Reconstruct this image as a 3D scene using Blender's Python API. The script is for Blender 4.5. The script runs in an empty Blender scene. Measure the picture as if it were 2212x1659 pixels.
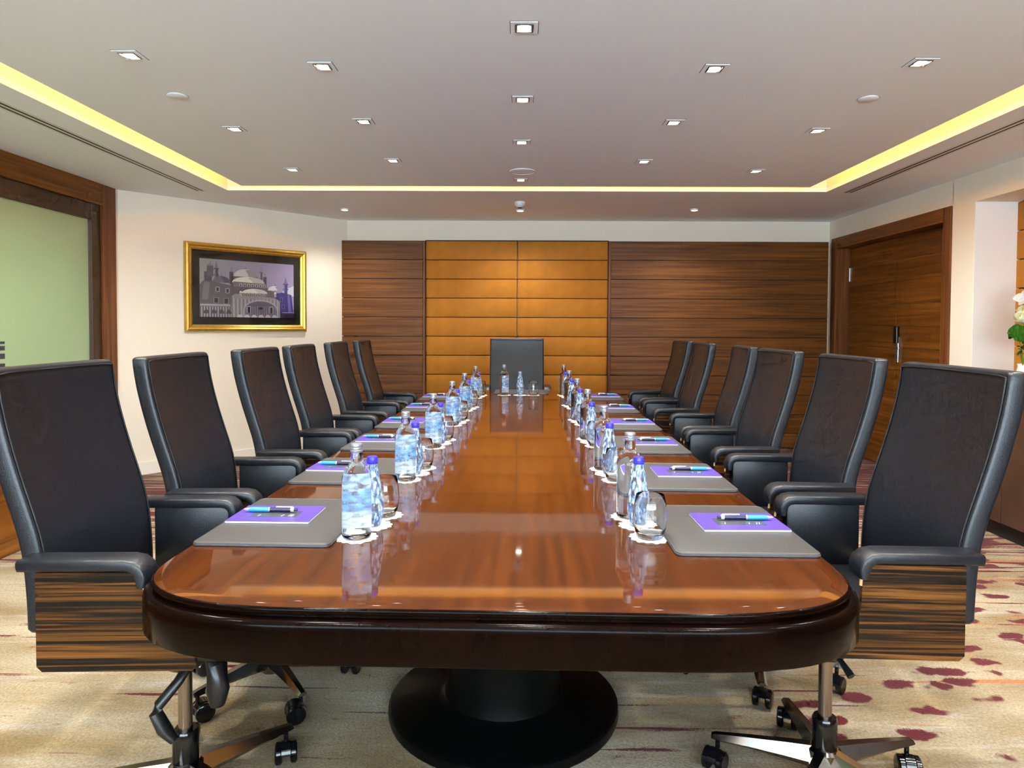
import bpy, bmesh, math, random
from mathutils import Vector, Matrix, Euler
random.seed(7)
PI = math.pi
R = math.radians
scene = bpy.context.scene
COL = scene.collection

# ------------------------------------------------------------------ camera, world, exposure
CAM_H = 1.29
F_PX = 1480.0
cam_d = bpy.data.cameras.new('camera')
cam_d.sensor_fit = 'HORIZONTAL'
cam_d.sensor_width = 36.0
cam_d.lens = 36.0 * F_PX / 2212.0
cam_d.shift_y = -(829.5 - 707.0 - F_PX * math.tan(R(1.7))) / 2212.0
cam_d.clip_start = 0.05
cam = bpy.data.objects.new('camera', cam_d)
COL.objects.link(cam)
cam.location = (0, 0, CAM_H)
m = Matrix.Rotation(R(0.46), 4, 'Z') @ Matrix.Rotation(R(90 - 1.7), 4, 'X') @ Matrix.Rotation(R(0.25), 4, 'Z')
cam.rotation_euler = m.to_euler()
scene.camera = cam

world = bpy.data.worlds.new('world')
scene.world = world
world.use_nodes = True
SKY_COL, SKY_E = (0.72, 0.86, 1.0), 10.5     # daylight that enters by the window behind the viewpoint
world.node_tree.nodes['Background'].inputs[0].default_value = (*SKY_COL, 1)
world.node_tree.nodes['Background'].inputs[1].default_value = SKY_E

vs = scene.view_settings
vs.view_transform = 'Standard'
vs.look = 'None'
vs.gamma = 1.0
vs.use_curve_mapping = False
vs.exposure = 0.85
SPOT_W = 50.0
SPOT_COL = (1.0, 0.95, 0.86)
COVE_E = 15.0
COVE_COL = (1.0, 0.42, 0.085)
try:
    scene.cycles.use_denoising = True
    scene.cycles.max_bounces = 12
    scene.cycles.caustics_reflective = False
    scene.cycles.use_adaptive_sampling = True
    scene.cycles.adaptive_threshold = 0.07
    scene.cycles.adaptive_min_samples = 12
    scene.cycles.diffuse_bounces = 5
    scene.cycles.glossy_bounces = 4
    scene.cycles.transmission_bounces = 12
    scene.cycles.sample_clamp_indirect = 6.0
except Exception:
    pass

# ------------------------------------------------------------------ materials
MATS = {}
def new_mat(name):
    mt = bpy.data.materials.new(name)
    mt.use_nodes = True
    nt = mt.node_tree
    bs = nt.nodes['Principled BSDF']
    MATS[name] = mt
    return mt, nt, bs
def setin(bs, **kw):
    names = {'col': 'Base Color', 'rough': 'Roughness', 'metal': 'Metallic', 'spec': 'Specular IOR Level', 'trans': 'Transmission Weight',
             'ior': 'IOR', 'coat': 'Coat Weight', 'coatr': 'Coat Roughness', 'sheen': 'Sheen Weight', 'em': 'Emission Color', 'ems': 'Emission Strength',
             'aniso': 'Anisotropic'}
    for k, v in kw.items():
        if k in ('col', 'em'):
            v = (v[0], v[1], v[2], 1)
        bs.inputs[names[k]].default_value = v
def plain(name, col, rough=0.5, noise=0.0, nscale=40.0, bump=0.0, bscale=200.0, **kw):
    mt, nt, bs = new_mat(name)
    setin(bs, col=col, rough=rough, **kw)
    N, L = nt.nodes, nt.links
    if noise > 0 or bump > 0:
        tc = N.new('ShaderNodeTexCoord')
        if noise > 0:
            nz = N.new('ShaderNodeTexNoise'); nz.inputs['Scale'].default_value = nscale; nz.inputs['Detail'].default_value = 4
            L.new(tc.outputs['Object'], nz.inputs['Vector'])
            mr = N.new('ShaderNodeMapRange'); mr.inputs[1].default_value = .3; mr.inputs[2].default_value = .7
            mr.inputs[3].default_value = 1 - noise; mr.inputs[4].default_value = 1 + noise
            L.new(nz.outputs['Fac'], mr.inputs[0])
            mx = N.new('ShaderNodeVectorMath'); mx.operation = 'SCALE'
            mx.inputs[0].default_value = col
            L.new(mr.outputs[0], mx.inputs['Scale'])
            L.new(mx.outputs[0], bs.inputs['Base Color'])
        if bump > 0:
            nb = N.new('ShaderNodeTexNoise'); nb.inputs['Scale'].default_value = bscale; nb.inputs['Detail'].default_value = 3
            L.new(tc.outputs['Object'], nb.inputs['Vector'])
            bp = N.new('ShaderNodeBump'); bp.inputs['Strength'].default_value = bump; bp.inputs['Distance'].default_value = .002
            L.new(nb.outputs['Fac'], bp.inputs['Height'])
            L.new(bp.outputs[0], bs.inputs['Normal'])
    return mt
def wood(name, cols, stops, scale, coords='World', rough=0.35, detail=6, dist=0.6, rand=False, bump=0.0, **kw):
    """grain from noise stretched by `scale` (large = fine across that axis)"""
    mt, nt, bs = new_mat(name)
    N, L = nt.nodes, nt.links
    setin(bs, rough=rough, **kw)
    if coords == 'World':
        src = N.new('ShaderNodeNewGeometry').outputs['Position']
    else:
        src = N.new('ShaderNodeTexCoord').outputs['Object']
    mp = N.new('ShaderNodeMapping'); mp.inputs['Scale'].default_value = scale
    L.new(src, mp.inputs['Vector'])
    vec = mp.outputs['Vector']
    if rand:
        oi = N.new('ShaderNodeObjectInfo')
        ad = N.new('ShaderNodeVectorMath'); ad.operation = 'ADD'
        ml = N.new('ShaderNodeVectorMath'); ml.operation = 'SCALE'; ml.inputs[0].default_value = (37, 51, 23)
        L.new(oi.outputs['Random'], ml.inputs['Scale'])
        L.new(vec, ad.inputs[0]); L.new(ml.outputs[0], ad.inputs[1])
        vec = ad.outputs[0]
    nz = N.new('ShaderNodeTexNoise'); nz.inputs['Scale'].default_value = 1.0; nz.inputs['Detail'].default_value = detail
    nz.inputs['Roughness'].default_value = .6; nz.inputs['Distortion'].default_value = dist
    L.new(vec, nz.inputs['Vector'])
    cr = N.new('ShaderNodeValToRGB')
    el = cr.color_ramp.elements
    while len(el) < len(cols): el.new(0.5)
    for e, c, s in zip(el, cols, stops):
        e.position = s; e.color = (c[0], c[1], c[2], 1)
    L.new(nz.outputs['Fac'], cr.inputs['Fac'])
    L.new(cr.outputs['Color'], bs.inputs['Base Color'])
    if bump:
        bp = N.new('ShaderNodeBump'); bp.inputs['Strength'].default_value = bump; bp.inputs['Distance'].default_value = .001
        L.new(nz.outputs['Fac'], bp.inputs['Height']); L.new(bp.outputs[0], bs.inputs['Normal'])
    return mt
def emis(name, col, s):
    mt, nt, bs = new_mat(name)
    setin(bs, col=(0.8, 0.8, 0.8), em=col, ems=s)
    return mt
def srgb(r, g, b):
    f = lambda v: (v / 255 / 12.92) if v / 255 <= .04045 else ((v / 255 + .055) / 1.055) ** 2.4
    return (f(r), f(g), f(b))

plain('ceiling_paint', (0.87, 0.93, 0.98), .8)
plain('wall_paint', (0.80, 0.74, 0.63), .7)
plain('wall_white', (0.84, 0.82, 0.80), .6)
plain('cove_paint', (0.85, 0.82, 0.74), .7)
plain('trim_white', (0.82, 0.78, 0.70), .45)
wood('veneer_h', [(0.072, .023, .003), (0.140, .049, .007), (0.220, .084, .014)], [.3, .5, .7], (0.9, 3, 34), rough=.42, bump=.05, spec=.22)
wood('veneer_side', [(0.10, .032, .004), (0.18, .063, .009), (0.28, .108, .020)], [.3, .5, .7], (3, 0.9, 34), rough=.42, bump=.05, spec=.22)
wood('veneer_v', [(0.07, .024, .008), (0.15, .052, .014), (0.24, .09, .028)], [.3, .5, .7], (28, 28, 0.9), rough=.42, bump=.05, spec=.22)
plain('dark_frame', (0.045, 0.022, 0.008), .4)
plain('cabinet_dark', (0.07, 0.035, 0.02), .4, noise=.2, nscale=8)
plain('black_plinth', (0.01, 0.009, 0.009), .5)
plain('wall_leather', (0.45, 0.180, 0.019), .55, spec=.15, noise=.10, nscale=9, bump=.15, bscale=160)
plain('joint_dark', (0.04, 0.016, 0.006), .7)
plain('chair_leather', (0.0065, 0.008, 0.0125), .38, noise=.15, nscale=30, bump=.2, bscale=260, spec=.5)
plain('chair_seam', (0.010, 0.010, 0.012), .5)
plain('black_plastic', (0.008, 0.008, 0.009), .35)
plain('black_gloss', (0.004, 0.004, 0.005), .12)
plain('black_base', (0.002, 0.002, 0.002), .3, spec=.12)
plain('chrome', (0.34, 0.32, 0.30), .18, metal=1.0)
plain('steel', (0.62, 0.60, 0.57), .28, metal=1.0)
plain('column_metal', (0.30, 0.25, 0.22), .25, metal=1.0)
wood('ebony', [(0.004, .003, .002), (0.007, .0045, .003), (0.050, .018, .004), (0.13, .050, .010)], [.38, .46, .53, .66], (1.6, 8, 105), coords='Object', rough=.3, detail=6, dist=.9, rand=True, spec=.25)
plain('ply_edge', (0.55, 0.34, 0.16), .4)
wood('table_wood', [(0.026, .0060, .0001), (0.046, .0115, .0002), (0.078, .0205, .0003)], [.28, .5, .74], (46, 1.6, 4), coords='Object', rough=.27, dist=.5, spec=.14, coat=.75, coatr=.04)
MATS['table_wood'].node_tree.nodes['Principled BSDF'].inputs['Coat IOR'].default_value = 1.6
MATS['table_wood'].node_tree.nodes['Principled BSDF'].inputs['Coat Tint'].default_value = (1, .80, .52, 1)
MATS['table_wood'].node_tree.nodes['Principled BSDF'].inputs['Specular Tint'].default_value = (1, .62, .30, 1)
wood('apron_wood', [(0.0015, .0006, .0004), (0.003, .001, .0006), (0.005, .0016, .0009)], [.3, .5, .72], (14, 14, 2), coords='Object', rough=.16, spec=.06)
plain('folder_grey', (0.041, 0.0395, 0.0395), .45, bump=.10, bscale=400)
plain('folder_edge', (0.045, 0.05, 0.06), .4)
plain('pad_purple', (0.060, 0.030, 0.34), .42)
plain('paper_white', (0.6, 0.6, 0.64), .6)
plain('print_dark', (0.035, 0.04, 0.055), .4)
plain('pen_blue', (0.025, 0.26, 0.56), .25)
plain('pen_navy', (0.012, 0.010, 0.05), .25)
plain('pen_silver', (0.75, 0.72, 0.68), .25, metal=.7)
plain('doily', (0.66, 0.65, 0.62), .7)
plain('cap_silver', (0.30, 0.32, 0.36), .30, metal=.6)
plain('cap_blue', (0.04, 0.03, 0.60), .3)
plain('leaf_green', (0.045, 0.22, 0.02), .35, noise=.3, nscale=25)
plain('leaf_dark', (0.02, 0.10, 0.02), .4, noise=.3, nscale=30)
plain('petal_white', (0.85, 0.86, 0.84), .5)
plain('rose_cream', (0.80, 0.78, 0.55), .6)
plain('stem_green', (0.20, 0.28, 0.03), .5)
plain('vase_white', (0.75, 0.75, 0.72), .2)
plain('gold', (0.62, 0.40, 0.075), .32, metal=.75, noise=.12, nscale=30)
plain('mat_board', (0.022, 0.020, 0.018), .5)
plain('device_white', (0.75, 0.74, 0.72), .45)
plain('vent_and_shadow_black', (0.01, 0.01, 0.01), .6)
emis('lamp_glow', (1.0, 0.93, 0.80), 18.0)
emis('cove_tube', COVE_COL, COVE_E)
# solid water-filled glass, and glass
def glass(name, col, ior, rough=0.0):
    mt, nt, bs = new_mat(name)
    setin(bs, col=col, rough=rough, trans=1.0, ior=ior)
    return mt
glass('glass_clear', (0.97, 0.985, 1.0), 1.45)
glass('glass_water', (0.93, 0.97, 1.0), 1.34)
def thin_glass(name, tint, f):
    mt, nt, bs = new_mat(name)
    N, L = nt.nodes, nt.links
    N.remove(bs)
    tr = N.new('ShaderNodeBsdfTransparent'); tr.inputs[0].default_value = (*tint, 1)
    gl = N.new('ShaderNodeBsdfGlossy'); gl.inputs['Roughness'].default_value = .01
    fr = N.new('ShaderNodeFresnel'); fr.inputs['IOR'].default_value = f
    mx = N.new('ShaderNodeMixShader')
    L.new(fr.outputs[0], mx.inputs[0]); L.new(tr.outputs[0], mx.inputs[1]); L.new(gl.outputs[0], mx.inputs[2])
    L.new(mx.outputs[0], N['Material Output'].inputs['Surface'])
    return mt
thin_glass('picture_glass', (0.98, 0.99, 0.98), 1.16)
plain('frosted_green', (0.30, 0.42, 0.24), .55, coat=.7, coatr=.03)
# small bottle: glass with a pale blue droplet print
def droplet():
    mt, nt, bs = new_mat('droplet_print')
    N, L = nt.nodes, nt.links
    setin(bs, rough=.1)
    tc = N.new('ShaderNodeTexCoord')
    mp = N.new('ShaderNodeMapping'); mp.inputs['Scale'].default_value = (1, 1, .45); L.new(tc.outputs['Object'], mp.inputs[0])
    nz = N.new('ShaderNodeTexNoise'); nz.inputs['Scale'].default_value = 150; nz.inputs['Detail'].default_value = 4
    L.new(mp.outputs[0], nz.inputs['Vector'])
    cr = N.new('ShaderNodeValToRGB')
    e = cr.color_ramp.elements
    e[0].position = .38; e[0].color = (.22, .44, .80, 1); e[1].position = .58; e[1].color = (.62, .72, .84, 1)
    L.new(nz.outputs['Fac'], cr.inputs[0]); L.new(cr.outputs[0], bs.inputs['Base Color'])
    n2 = N.new('ShaderNodeTexNoise'); n2.inputs['Scale'].default_value = 120; n2.inputs['Detail'].default_value = 2
    L.new(mp.outputs[0], n2.inputs['Vector'])
    mr = N.new('ShaderNodeMapRange'); mr.inputs[1].default_value = .40; mr.inputs[2].default_value = .56; mr.inputs[3].default_value = .25; mr.inputs[4].default_value = .95
    L.new(n2.outputs['Fac'], mr.inputs[0]); L.new(mr.outputs[0], bs.inputs['Transmission Weight'])
    bs.inputs['IOR'].default_value = 1.34
droplet()
def label_mat():
    mt, nt, bs = new_mat('bottle_label')
    N, L = nt.nodes, nt.links
    setin(bs, rough=.4)
    tc = N.new('ShaderNodeTexCoord')
    sp = N.new('ShaderNodeSeparateXYZ'); L.new(tc.outputs['Object'], sp.inputs[0])
    nz = N.new('ShaderNodeTexNoise'); nz.inputs['Scale'].default_value = 38; nz.inputs['Detail'].default_value = 5
    L.new(tc.outputs['Object'], nz.inputs['Vector'])
    ad = N.new('ShaderNodeMath'); ad.operation = 'MULTIPLY_ADD'; ad.inputs[1].default_value = .06; L.new(nz.outputs['Fac'], ad.inputs[0]); L.new(sp.outputs['Z'], ad.inputs[2])
    cr = N.new('ShaderNodeValToRGB')
    e = cr.color_ramp.elements
    mr = N.new('ShaderNodeMapRange'); mr.inputs[1].default_value = .045; mr.inputs[2].default_value = .175; L.new(ad.outputs[0], mr.inputs[0])
    e[0].position = .0; e[0].color = (.62, .68, .75, 1); e[1].position = 1; e[1].color = (.40, .58, .80, 1)
    for p, c in ((.30, (.60, .68, .78, 1)), (.42, (.18, .38, .72, 1)), (.70, (.22, .44, .78, 1)), (.80, (.50, .62, .78, 1))):
        x = e.new(p); x.color = c
    L.new(mr.outputs[0], cr.inputs[0]); L.new(cr.outputs[0], bs.inputs['Base Color'])
    n2 = N.new('ShaderNodeTexNoise'); n2.inputs['Scale'].default_value = 90; n2.inputs['Detail'].default_value = 4
    L.new(tc.outputs['Object'], n2.inputs['Vector'])
    m2 = N.new('ShaderNodeMapRange'); m2.inputs[1].default_value = .36; m2.inputs[2].default_value = .60; m2.inputs[3].default_value = .25; m2.inputs[4].default_value = .95
    L.new(n2.outputs['Fac'], m2.inputs[0]); L.new(m2.outputs[0], bs.inputs['Alpha'])
label_mat()

def carpet_mat():
    mt, nt, bs = new_mat('carpet')
    N, L = nt.nodes, nt.links
    setin(bs, rough=.95, spec=.1, sheen=.15)
    g = N.new('ShaderNodeNewGeometry')
    def mapped(sx, sy, off=(0, 0, 0)):
        mp = N.new('ShaderNodeMapping'); mp.inputs['Scale'].default_value = (sx, sy, 1); mp.inputs['Location'].default_value = off
        L.new(g.outputs['Position'], mp.inputs[0]); return mp.outputs[0]
    def noise(v, scale=1, detail=3, dist=0):
        n = N.new('ShaderNodeTexNoise'); n.inputs['Scale'].default_value = scale; n.inputs['Detail'].default_value = detail; n.inputs['Distortion'].default_value = dist
        L.new(v, n.inputs['Vector']); return n.outputs['Fac']
    def rng(x, a, b, c=0, d=1):
        m_ = N.new('ShaderNodeMapRange'); m_.inputs[1].default_value = a; m_.inputs[2].default_value = b; m_.inputs[3].default_value = c; m_.inputs[4].default_value = d
        L.new(x, m_.inputs[0]); return m_.outputs[0]
    def math2(op, a, b):
        q = N.new('ShaderNodeMath'); q.operation = op
        for i, v in enumerate((a, b)):
            if isinstance(v, (int, float)): q.inputs[i].default_value = v
            else: L.new(v, q.inputs[i])
        return q.outputs[0]
    def mix(f, a, b):
        q = N.new('ShaderNodeMix'); q.data_type = 'RGBA'
        L.new(f, q.inputs[0])
        for i, v in ((6, a), (7, b)):
            if isinstance(v, tuple): q.inputs[i].default_value = (*v, 1)
            else: L.new(v, q.inputs[i])
        return q.outputs[2]
    sep = N.new('ShaderNodeSeparateXYZ'); L.new(g.outputs['Position'], sep.inputs[0])
    X, Y = sep.outputs['X'], sep.outputs['Y']
    fuzz = noise(mapped(1, 1), 110, 2)
    base = mix(rng(noise(mapped(1.5, 4), 1, 5), .36, .64), (0.46, .31, .12), (0.80, .67, .46))
    base = mix(rng(noise(mapped(2.6, 17, (3, 1, 0)), 1, 3), .56, .70, 0, .55), base, (0.90, .82, .70))
    base = mix(rng(noise(mapped(1.8, 15, (8, 5, 0)), 1, 3), .58, .72, 0, .35), base, (0.36, .24, .09))
    # crimson ovals, dense on the right side of the room, sparse elsewhere
    wob = noise(mapped(1, 1, (2, 2, 0)), 9, 2)
    mp = N.new('ShaderNodeVectorMath'); mp.operation = 'MULTIPLY_ADD'
    cb = N.new('ShaderNodeCombineXYZ'); L.new(rng(wob, 0, 1, -.7, .7), cb.inputs[0]); L.new(rng(fuzz, .3, .7, -.05, .05), cb.inputs[1])
    mp.inputs[1].default_value = (5.6, 9.5, 1)
    L.new(g.outputs['Position'], mp.inputs[0]); L.new(cb.outputs[0], mp.inputs[2])
    vo = N.new('ShaderNodeTexVoronoi'); vo.inputs['Scale'].default_value = 1; vo.inputs['Randomness'].default_value = .9
    L.new(mp.outputs[0], vo.inputs['Vector'])
    oval = rng(vo.outputs['Distance'], .37, .30)
    zone = math2('ADD', rng(X, .3, 1.4, -.28, .16), noise(mapped(.5, 1.1, (5, 0, 0)), 1, 2))
    oval = math2('MULTIPLY', oval, rng(zone, .45, .49))
    # thin stripes, long along the room's width, dense towards the far end and along the right wall
    st = noise(mapped(1.3, 26, (1, 9, 0)), 1, 3, .4)
    far = rng(Y, 3.2, 4.9, 0, .20)
    side = rng(X, 1.8, 2.8, 0, .06)
    stv = math2('ADD', math2('ADD', st, far), side)
    red = rng(math2('ADD', stv, rng(fuzz, .3, .7, -.03, .03)), .66, .69)
    st2 = noise(mapped(1.0, 20, (11, 3, 0)), 1, 2, .3)
    org = math2('MULTIPLY', rng(math2('ADD', st2, side), .66, .685), rng(X, 1.0, 1.6))
    base = mix(math2('MULTIPLY', org, .85), base, (0.80, .24, .05))
    base = mix(math2('MAXIMUM', oval, red), base, (0.20, .002, .009))
    # faint rust flecks
    fl = math2('MULTIPLY', rng(noise(mapped(9, 22, (4, 4, 0)), 1, 4), .66, .72), rng(fuzz, .45, .55))
    base = mix(fl, base, (0.36, .08, .03))
    hs = N.new('ShaderNodeVectorMath'); hs.operation = 'SCALE'
    L.new(base, hs.inputs[0]); L.new(rng(fuzz, .25, .75, .29, .56), hs.inputs['Scale'])
    L.new(hs.outputs[0], bs.inputs['Base Color'])
    bp = N.new('ShaderNodeBump'); bp.inputs['Strength'].default_value = .6; bp.inputs['Distance'].default_value = .006
    L.new(noise(mapped(1, 1), 170, 3), bp.inputs['Height']); L.new(bp.outputs[0], bs.inputs['Normal'])
carpet_mat()

# ------------------------------------------------------------------ mesh helpers
def mesh_obj(name, bm, mat, parent=None, smooth=None, loc=None):
    me = bpy.data.meshes.new(name)
    bmesh.ops.recalc_face_normals(bm, faces=bm.faces[:])
    bm.to_mesh(me); bm.free()
    mats = mat if isinstance(mat, (list, tuple)) else [mat]
    for q in mats: me.materials.append(MATS[q])
    if smooth is not None:
        for p in me.polygons: p.use_smooth = len(p.vertices) <= 4
        try: me.set_sharp_from_angle(angle=R(smooth))
        except Exception: pass
    ob = bpy.data.objects.new(name, me)
    COL.objects.link(ob)
    if parent: ob.parent = parent
    if loc: ob.location = loc
    return ob
def empty(name, loc=(0, 0, 0), rz=0.0, parent=None):
    o = bpy.data.objects.new(name, None)
    COL.objects.link(o); o.location = loc; o.rotation_euler = (0, 0, rz); o.empty_display_size = .1
    if parent: o.parent = parent
    return o
def tag(o, label, cat=None, group=None, kind=None):
    if label: o['label'] = label
    if cat: o['category'] = cat
    if group: o['group'] = group
    if kind: o['kind'] = kind
    return o
def struct(o, label=None):
    o['kind'] = 'structure'
    if label: o['label'] = label
    return o
def copy_tree(o, parent=None):
    c = o.copy(); COL.objects.link(c)
    c.parent = parent
    for ch in list(o.children): copy_tree(ch, c)
    return c
def box(bm, x0, x1, y0, y1, z0, z1, bev=0.0, seg=2, M=None):
    vs_ = [bm.verts.new((x, y, z)) for x in (x0, x1) for y in (y0, y1) for z in (z0, z1)]
    f = [(0, 1, 3, 2), (4, 6, 7, 5), (0, 4, 5, 1), (2, 3, 7, 6), (0, 2, 6, 4), (1, 5, 7, 3)]
    fs = [bm.faces.new([vs_[i] for i in q]) for q in f]
    if bev > 0:
        ed = list({e for q in fs for e in q.edges})
        r = bmesh.ops.bevel(bm, geom=ed, offset=bev, segments=seg, profile=.5, affect='EDGES')
        vs_ = list({v for q in r['faces'] for v in q.verts} | {v for q in fs if q.is_valid for v in q.verts})
    if M is not None: bmesh.ops.transform(bm, matrix=M, verts=[v for v in vs_ if v.is_valid])
    return vs_
def box_obj(name, dims, mat, parent=None, bev=0.0, seg=2, smooth=None, centre=True):
    x0, x1, y0, y1, z0, z1 = dims
    bm = bmesh.new()
    c = ((x0 + x1) / 2, (y0 + y1) / 2, (z0 + z1) / 2) if centre else (0, 0, 0)
    box(bm, x0 - c[0], x1 - c[0], y0 - c[1], y1 - c[1], z0 - c[2], z1 - c[2], bev, seg)
    return mesh_obj(name, bm, mat, parent, smooth if smooth is not None else (40 if bev >= .005 else None), c if centre else None)
def lathe(bm, prof, n=32, cap0=True, cap1=True, M=None):
    rings = []
    for r, z in prof:
        rings.append([bm.verts.new((r * math.cos(2 * PI * k / n), r * math.sin(2 * PI * k / n), z)) for k in range(n)])
    for a, b in zip(rings, rings[1:]):
        for k in range(n):
            bm.faces.new((a[k], a[(k + 1) % n], b[(k + 1) % n], b[k]))
    if cap0: bm.faces.new(rings[0][::-1])
    if cap1: bm.faces.new(rings[-1])
    if M is not None: bmesh.ops.transform(bm, matrix=M, verts=[v for r in rings for v in r])
def prism(bm, pts, y0, y1, axis='y'):
    """polygon pts (a,b) extruded along axis"""
    def P(a, b, t):
        return {'y': (a, t, b), 'x': (t, a, b), 'z': (a, b, t)}[axis]
    A = [bm.verts.new(P(a, b, y0)) for a, b in pts]
    B = [bm.verts.new(P(a, b, y1)) for a, b in pts]
    n = len(pts)
    fs = [bm.faces.new(A), bm.faces.new(B[::-1])]
    for k in range(n):
        fs.append(bm.faces.new((A[k], B[k], B[(k + 1) % n], A[(k + 1) % n])))
    return fs
def tube(bm, path, r, n=8, closed=False, up=(0, 0, 1), flat=1.0):
    path = [Vector(p) for p in path]
    rings = []
    m_ = len(path)
    for i, p in enumerate(path):
        if closed: t = path[(i + 1) % m_] - path[i - 1]
        else: t = path[min(i + 1, m_ - 1)] - path[max(i - 1, 0)]
        t.normalize()
        u = Vector(up)
        if abs(t.dot(u)) > .95: u = Vector((1, 0, 0)) if abs(t.x) < .9 else Vector((0, 1, 0))
        s = t.cross(u).normalized(); w = s.cross(t).normalized()
        rr = r[i] if isinstance(r, (list, tuple)) else r
        rings.append([bm.verts.new(p + s * (rr * math.cos(2 * PI * k / n)) + w * (rr * flat * math.sin(2 * PI * k / n))) for k in range(n)])
    pairs = list(zip(rings, rings[1:])) + ([(rings[-1], rings[0])] if closed else [])
    for a, b in pairs:
        for k in range(n): bm.faces.new((a[k], a[(k + 1) % n], b[(k + 1) % n], b[k]))
    if not closed:
        bm.faces.new(rings[0][::-1]); bm.faces.new(rings[-1])
def loft(bm, rings, cap=True):
    V = [[bm.verts.new(p) for p in r] for r in rings]
    n = len(V[0])
    for a, b in zip(V, V[1:]):
        for k in range(n): bm.faces.new((a[k], a[(k + 1) % n], b[(k + 1) % n], b[k]))
    if cap:
        bm.faces.new(V[0][::-1]); bm.faces.new(V[-1])
def interp(tab, z):
    if z <= tab[0][0]: return tab[0][1]
    for (a, va), (b, vb) in zip(tab, tab[1:]):
        if z <= b:
            return va + (vb - va) * (z - a) / (b - a)
    return tab[-1][1]

# ------------------------------------------------------------------ the room
ZC = 2.43            # ceiling height
XL, XR = -3.40, 3.33  # left glass wall, right wall
YB = 7.38            # back wall
YF = -2.4            # wall behind the camera
NX = 3.66            # niche back
bm = bmesh.new(); box(bm, XL - .3, NX + .2, YF - .1, YB + .1, -.05, 0)
struct(mesh_obj('floor', bm, 'carpet'), 'patterned beige and crimson carpet')

# ceiling: lower perimeter, light slot, floating centre
HX0, HX1, HY0, HY1 = -2.44, 2.57, -1.3, 5.77       # opening
RX0, RX1, RY0, RY1 = -2.25, 2.355, -1.1, 5.585     # floating centre
bm = bmesh.new()
box(bm, XL - .3, HX0, YF - .1, YB + .1, ZC, ZC + .03)
box(bm, HX1, NX + .2, YF - .1, YB + .1, ZC, ZC + .03)
box(bm, HX0, HX1, HY1, YB + .1, ZC, ZC + .03)
box(bm, HX0, HX1, YF - .1, HY0, ZC, ZC + .03)
ceil = struct(mesh_obj('ceiling', bm, 'ceiling_paint'), 'off-white plaster ceiling with a lit cove')
box_obj('floating_panel', (RX0, RX1, RY0, RY1, ZC, ZC + .02), 'ceiling_paint', ceil)
bm = bmesh.new()
T = .03; HT = ZC + .24
box(bm, HX0 - T, HX0, HY0 - T, HY1 + T, ZC + .03, HT)
box(bm, HX1, HX1 + T, HY0 - T, HY1 + T, ZC + .03, HT)
box(bm, HX0, HX1, HY1, HY1 + T, ZC + .03, HT)
box(bm, HX0, HX1, HY0 - T, HY0, ZC + .03, HT)
box(bm, HX0 - T, HX1 + T, HY0 - T, HY1 + T, HT, HT + .02)
mesh_obj('cove_box', bm, 'cove_paint', ceil)
def cove_tubes():
    zt = ZC + .055; ins = .05
    segs = []
    n = 5
    for sx in (RX0 + ins, RX1 - ins):
        L_ = (RY1 - RY0 - .1) / n
        for k in range(n):
            segs.append(((sx, RY0 + .05 + k * L_ + .03), (sx, RY0 + .05 + (k + 1) * L_ - .03)))
    for sy in (RY0 + ins, RY1 - ins):
        L_ = (RX1 - RX0 - .2) / 4
        for k in range(4):
            segs.append(((RX0 + .1 + k * L_ + .03, sy), (RX0 + .1 + (k + 1) * L_ - .03, sy)))
    for a, b in segs:
        q = bmesh.new(); tube(q, [(a[0], a[1], zt), (b[0], b[1], zt)], .014, 8)
        mesh_obj('cove_tube', q, 'cove_tube', ceil, 60)
cove_tubes()

def wall_seg(name, p, q, z0, z1, mat, th=.1, label=None, parent=None):
    """vertical slab from p to q, thickness on the right-hand side of p->q"""
    d = Vector((q[0] - p[0], q[1] - p[1], 0)); L_ = d.length; d.normalize()
    nrm = Vector((d.y, -d.x, 0))
    b = bmesh.new()
    A = [Vector((p[0], p[1], 0)), Vector((q[0], q[1], 0)), Vector((q[0], q[1], 0)) + nrm * th, Vector((p[0], p[1], 0)) + nrm * th]
    lo = [b.verts.new((v.x, v.y, z0)) for v in A]; hi = [b.verts.new((v.x, v.y, z1)) for v in A]
    b.faces.new(lo[::-1]); b.faces.new(hi)
    for k in range(4): b.faces.new((lo[k], lo[(k + 1) % 4], hi[(k + 1) % 4], hi[k]))
    o = mesh_obj(name, b, mat, parent)
    if not parent: struct(o, label)
    return o
DIA0, DIA1 = (XL, 5.72), (-1.835, YB)
# back wall with wood boards and leather panels
wb = wall_seg('wall_back', (-1.95, YB + .1), (NX + .1, YB + .1), 0, ZC, 'wall_paint', label='cream wall panelled in wood and tan leather')
BH, PT = .2045, 2.209
def boards(parent, x0, x1, yf, yb, mat, gap, bev, name):
    rows = 11
    for k in range(rows):
        z1 = PT - k * BH; z0 = max(PT - (k + 1) * BH, .005)
        box_obj(name, (x0 + gap / 2, x1 - gap / 2, yf, yb, z0 + gap, z1), mat, parent, bev)
    box_obj('panel_backing', (x0, x1, yb, YB, 0, PT - .002), 'joint_dark', parent)
boards(wb, -1.884, -1.012, 7.325, 7.345, 'veneer_h', .007, .0015, 'wood_board')
boards(wb, .988, 3.30, 7.325, 7.345, 'veneer_h', .007, .0015, 'wood_board')
boards(wb, -.985, -.006, 7.342, 7.366, 'wall_leather', .006, .008, 'leather_panel')
boards(wb, -.004, .962, 7.342, 7.366, 'wall_leather', .006, .008, 'leather_panel')
for xa in (-1.012, .966):
    box_obj('panel_trim', (xa, xa + .024, 7.318, YB, 0, PT), 'veneer_v', wb, .001)
box_obj('panel_top_trim', (-.988, .966, 7.335, YB, PT - .001, PT + .008), 'joint_dark', wb)
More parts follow.
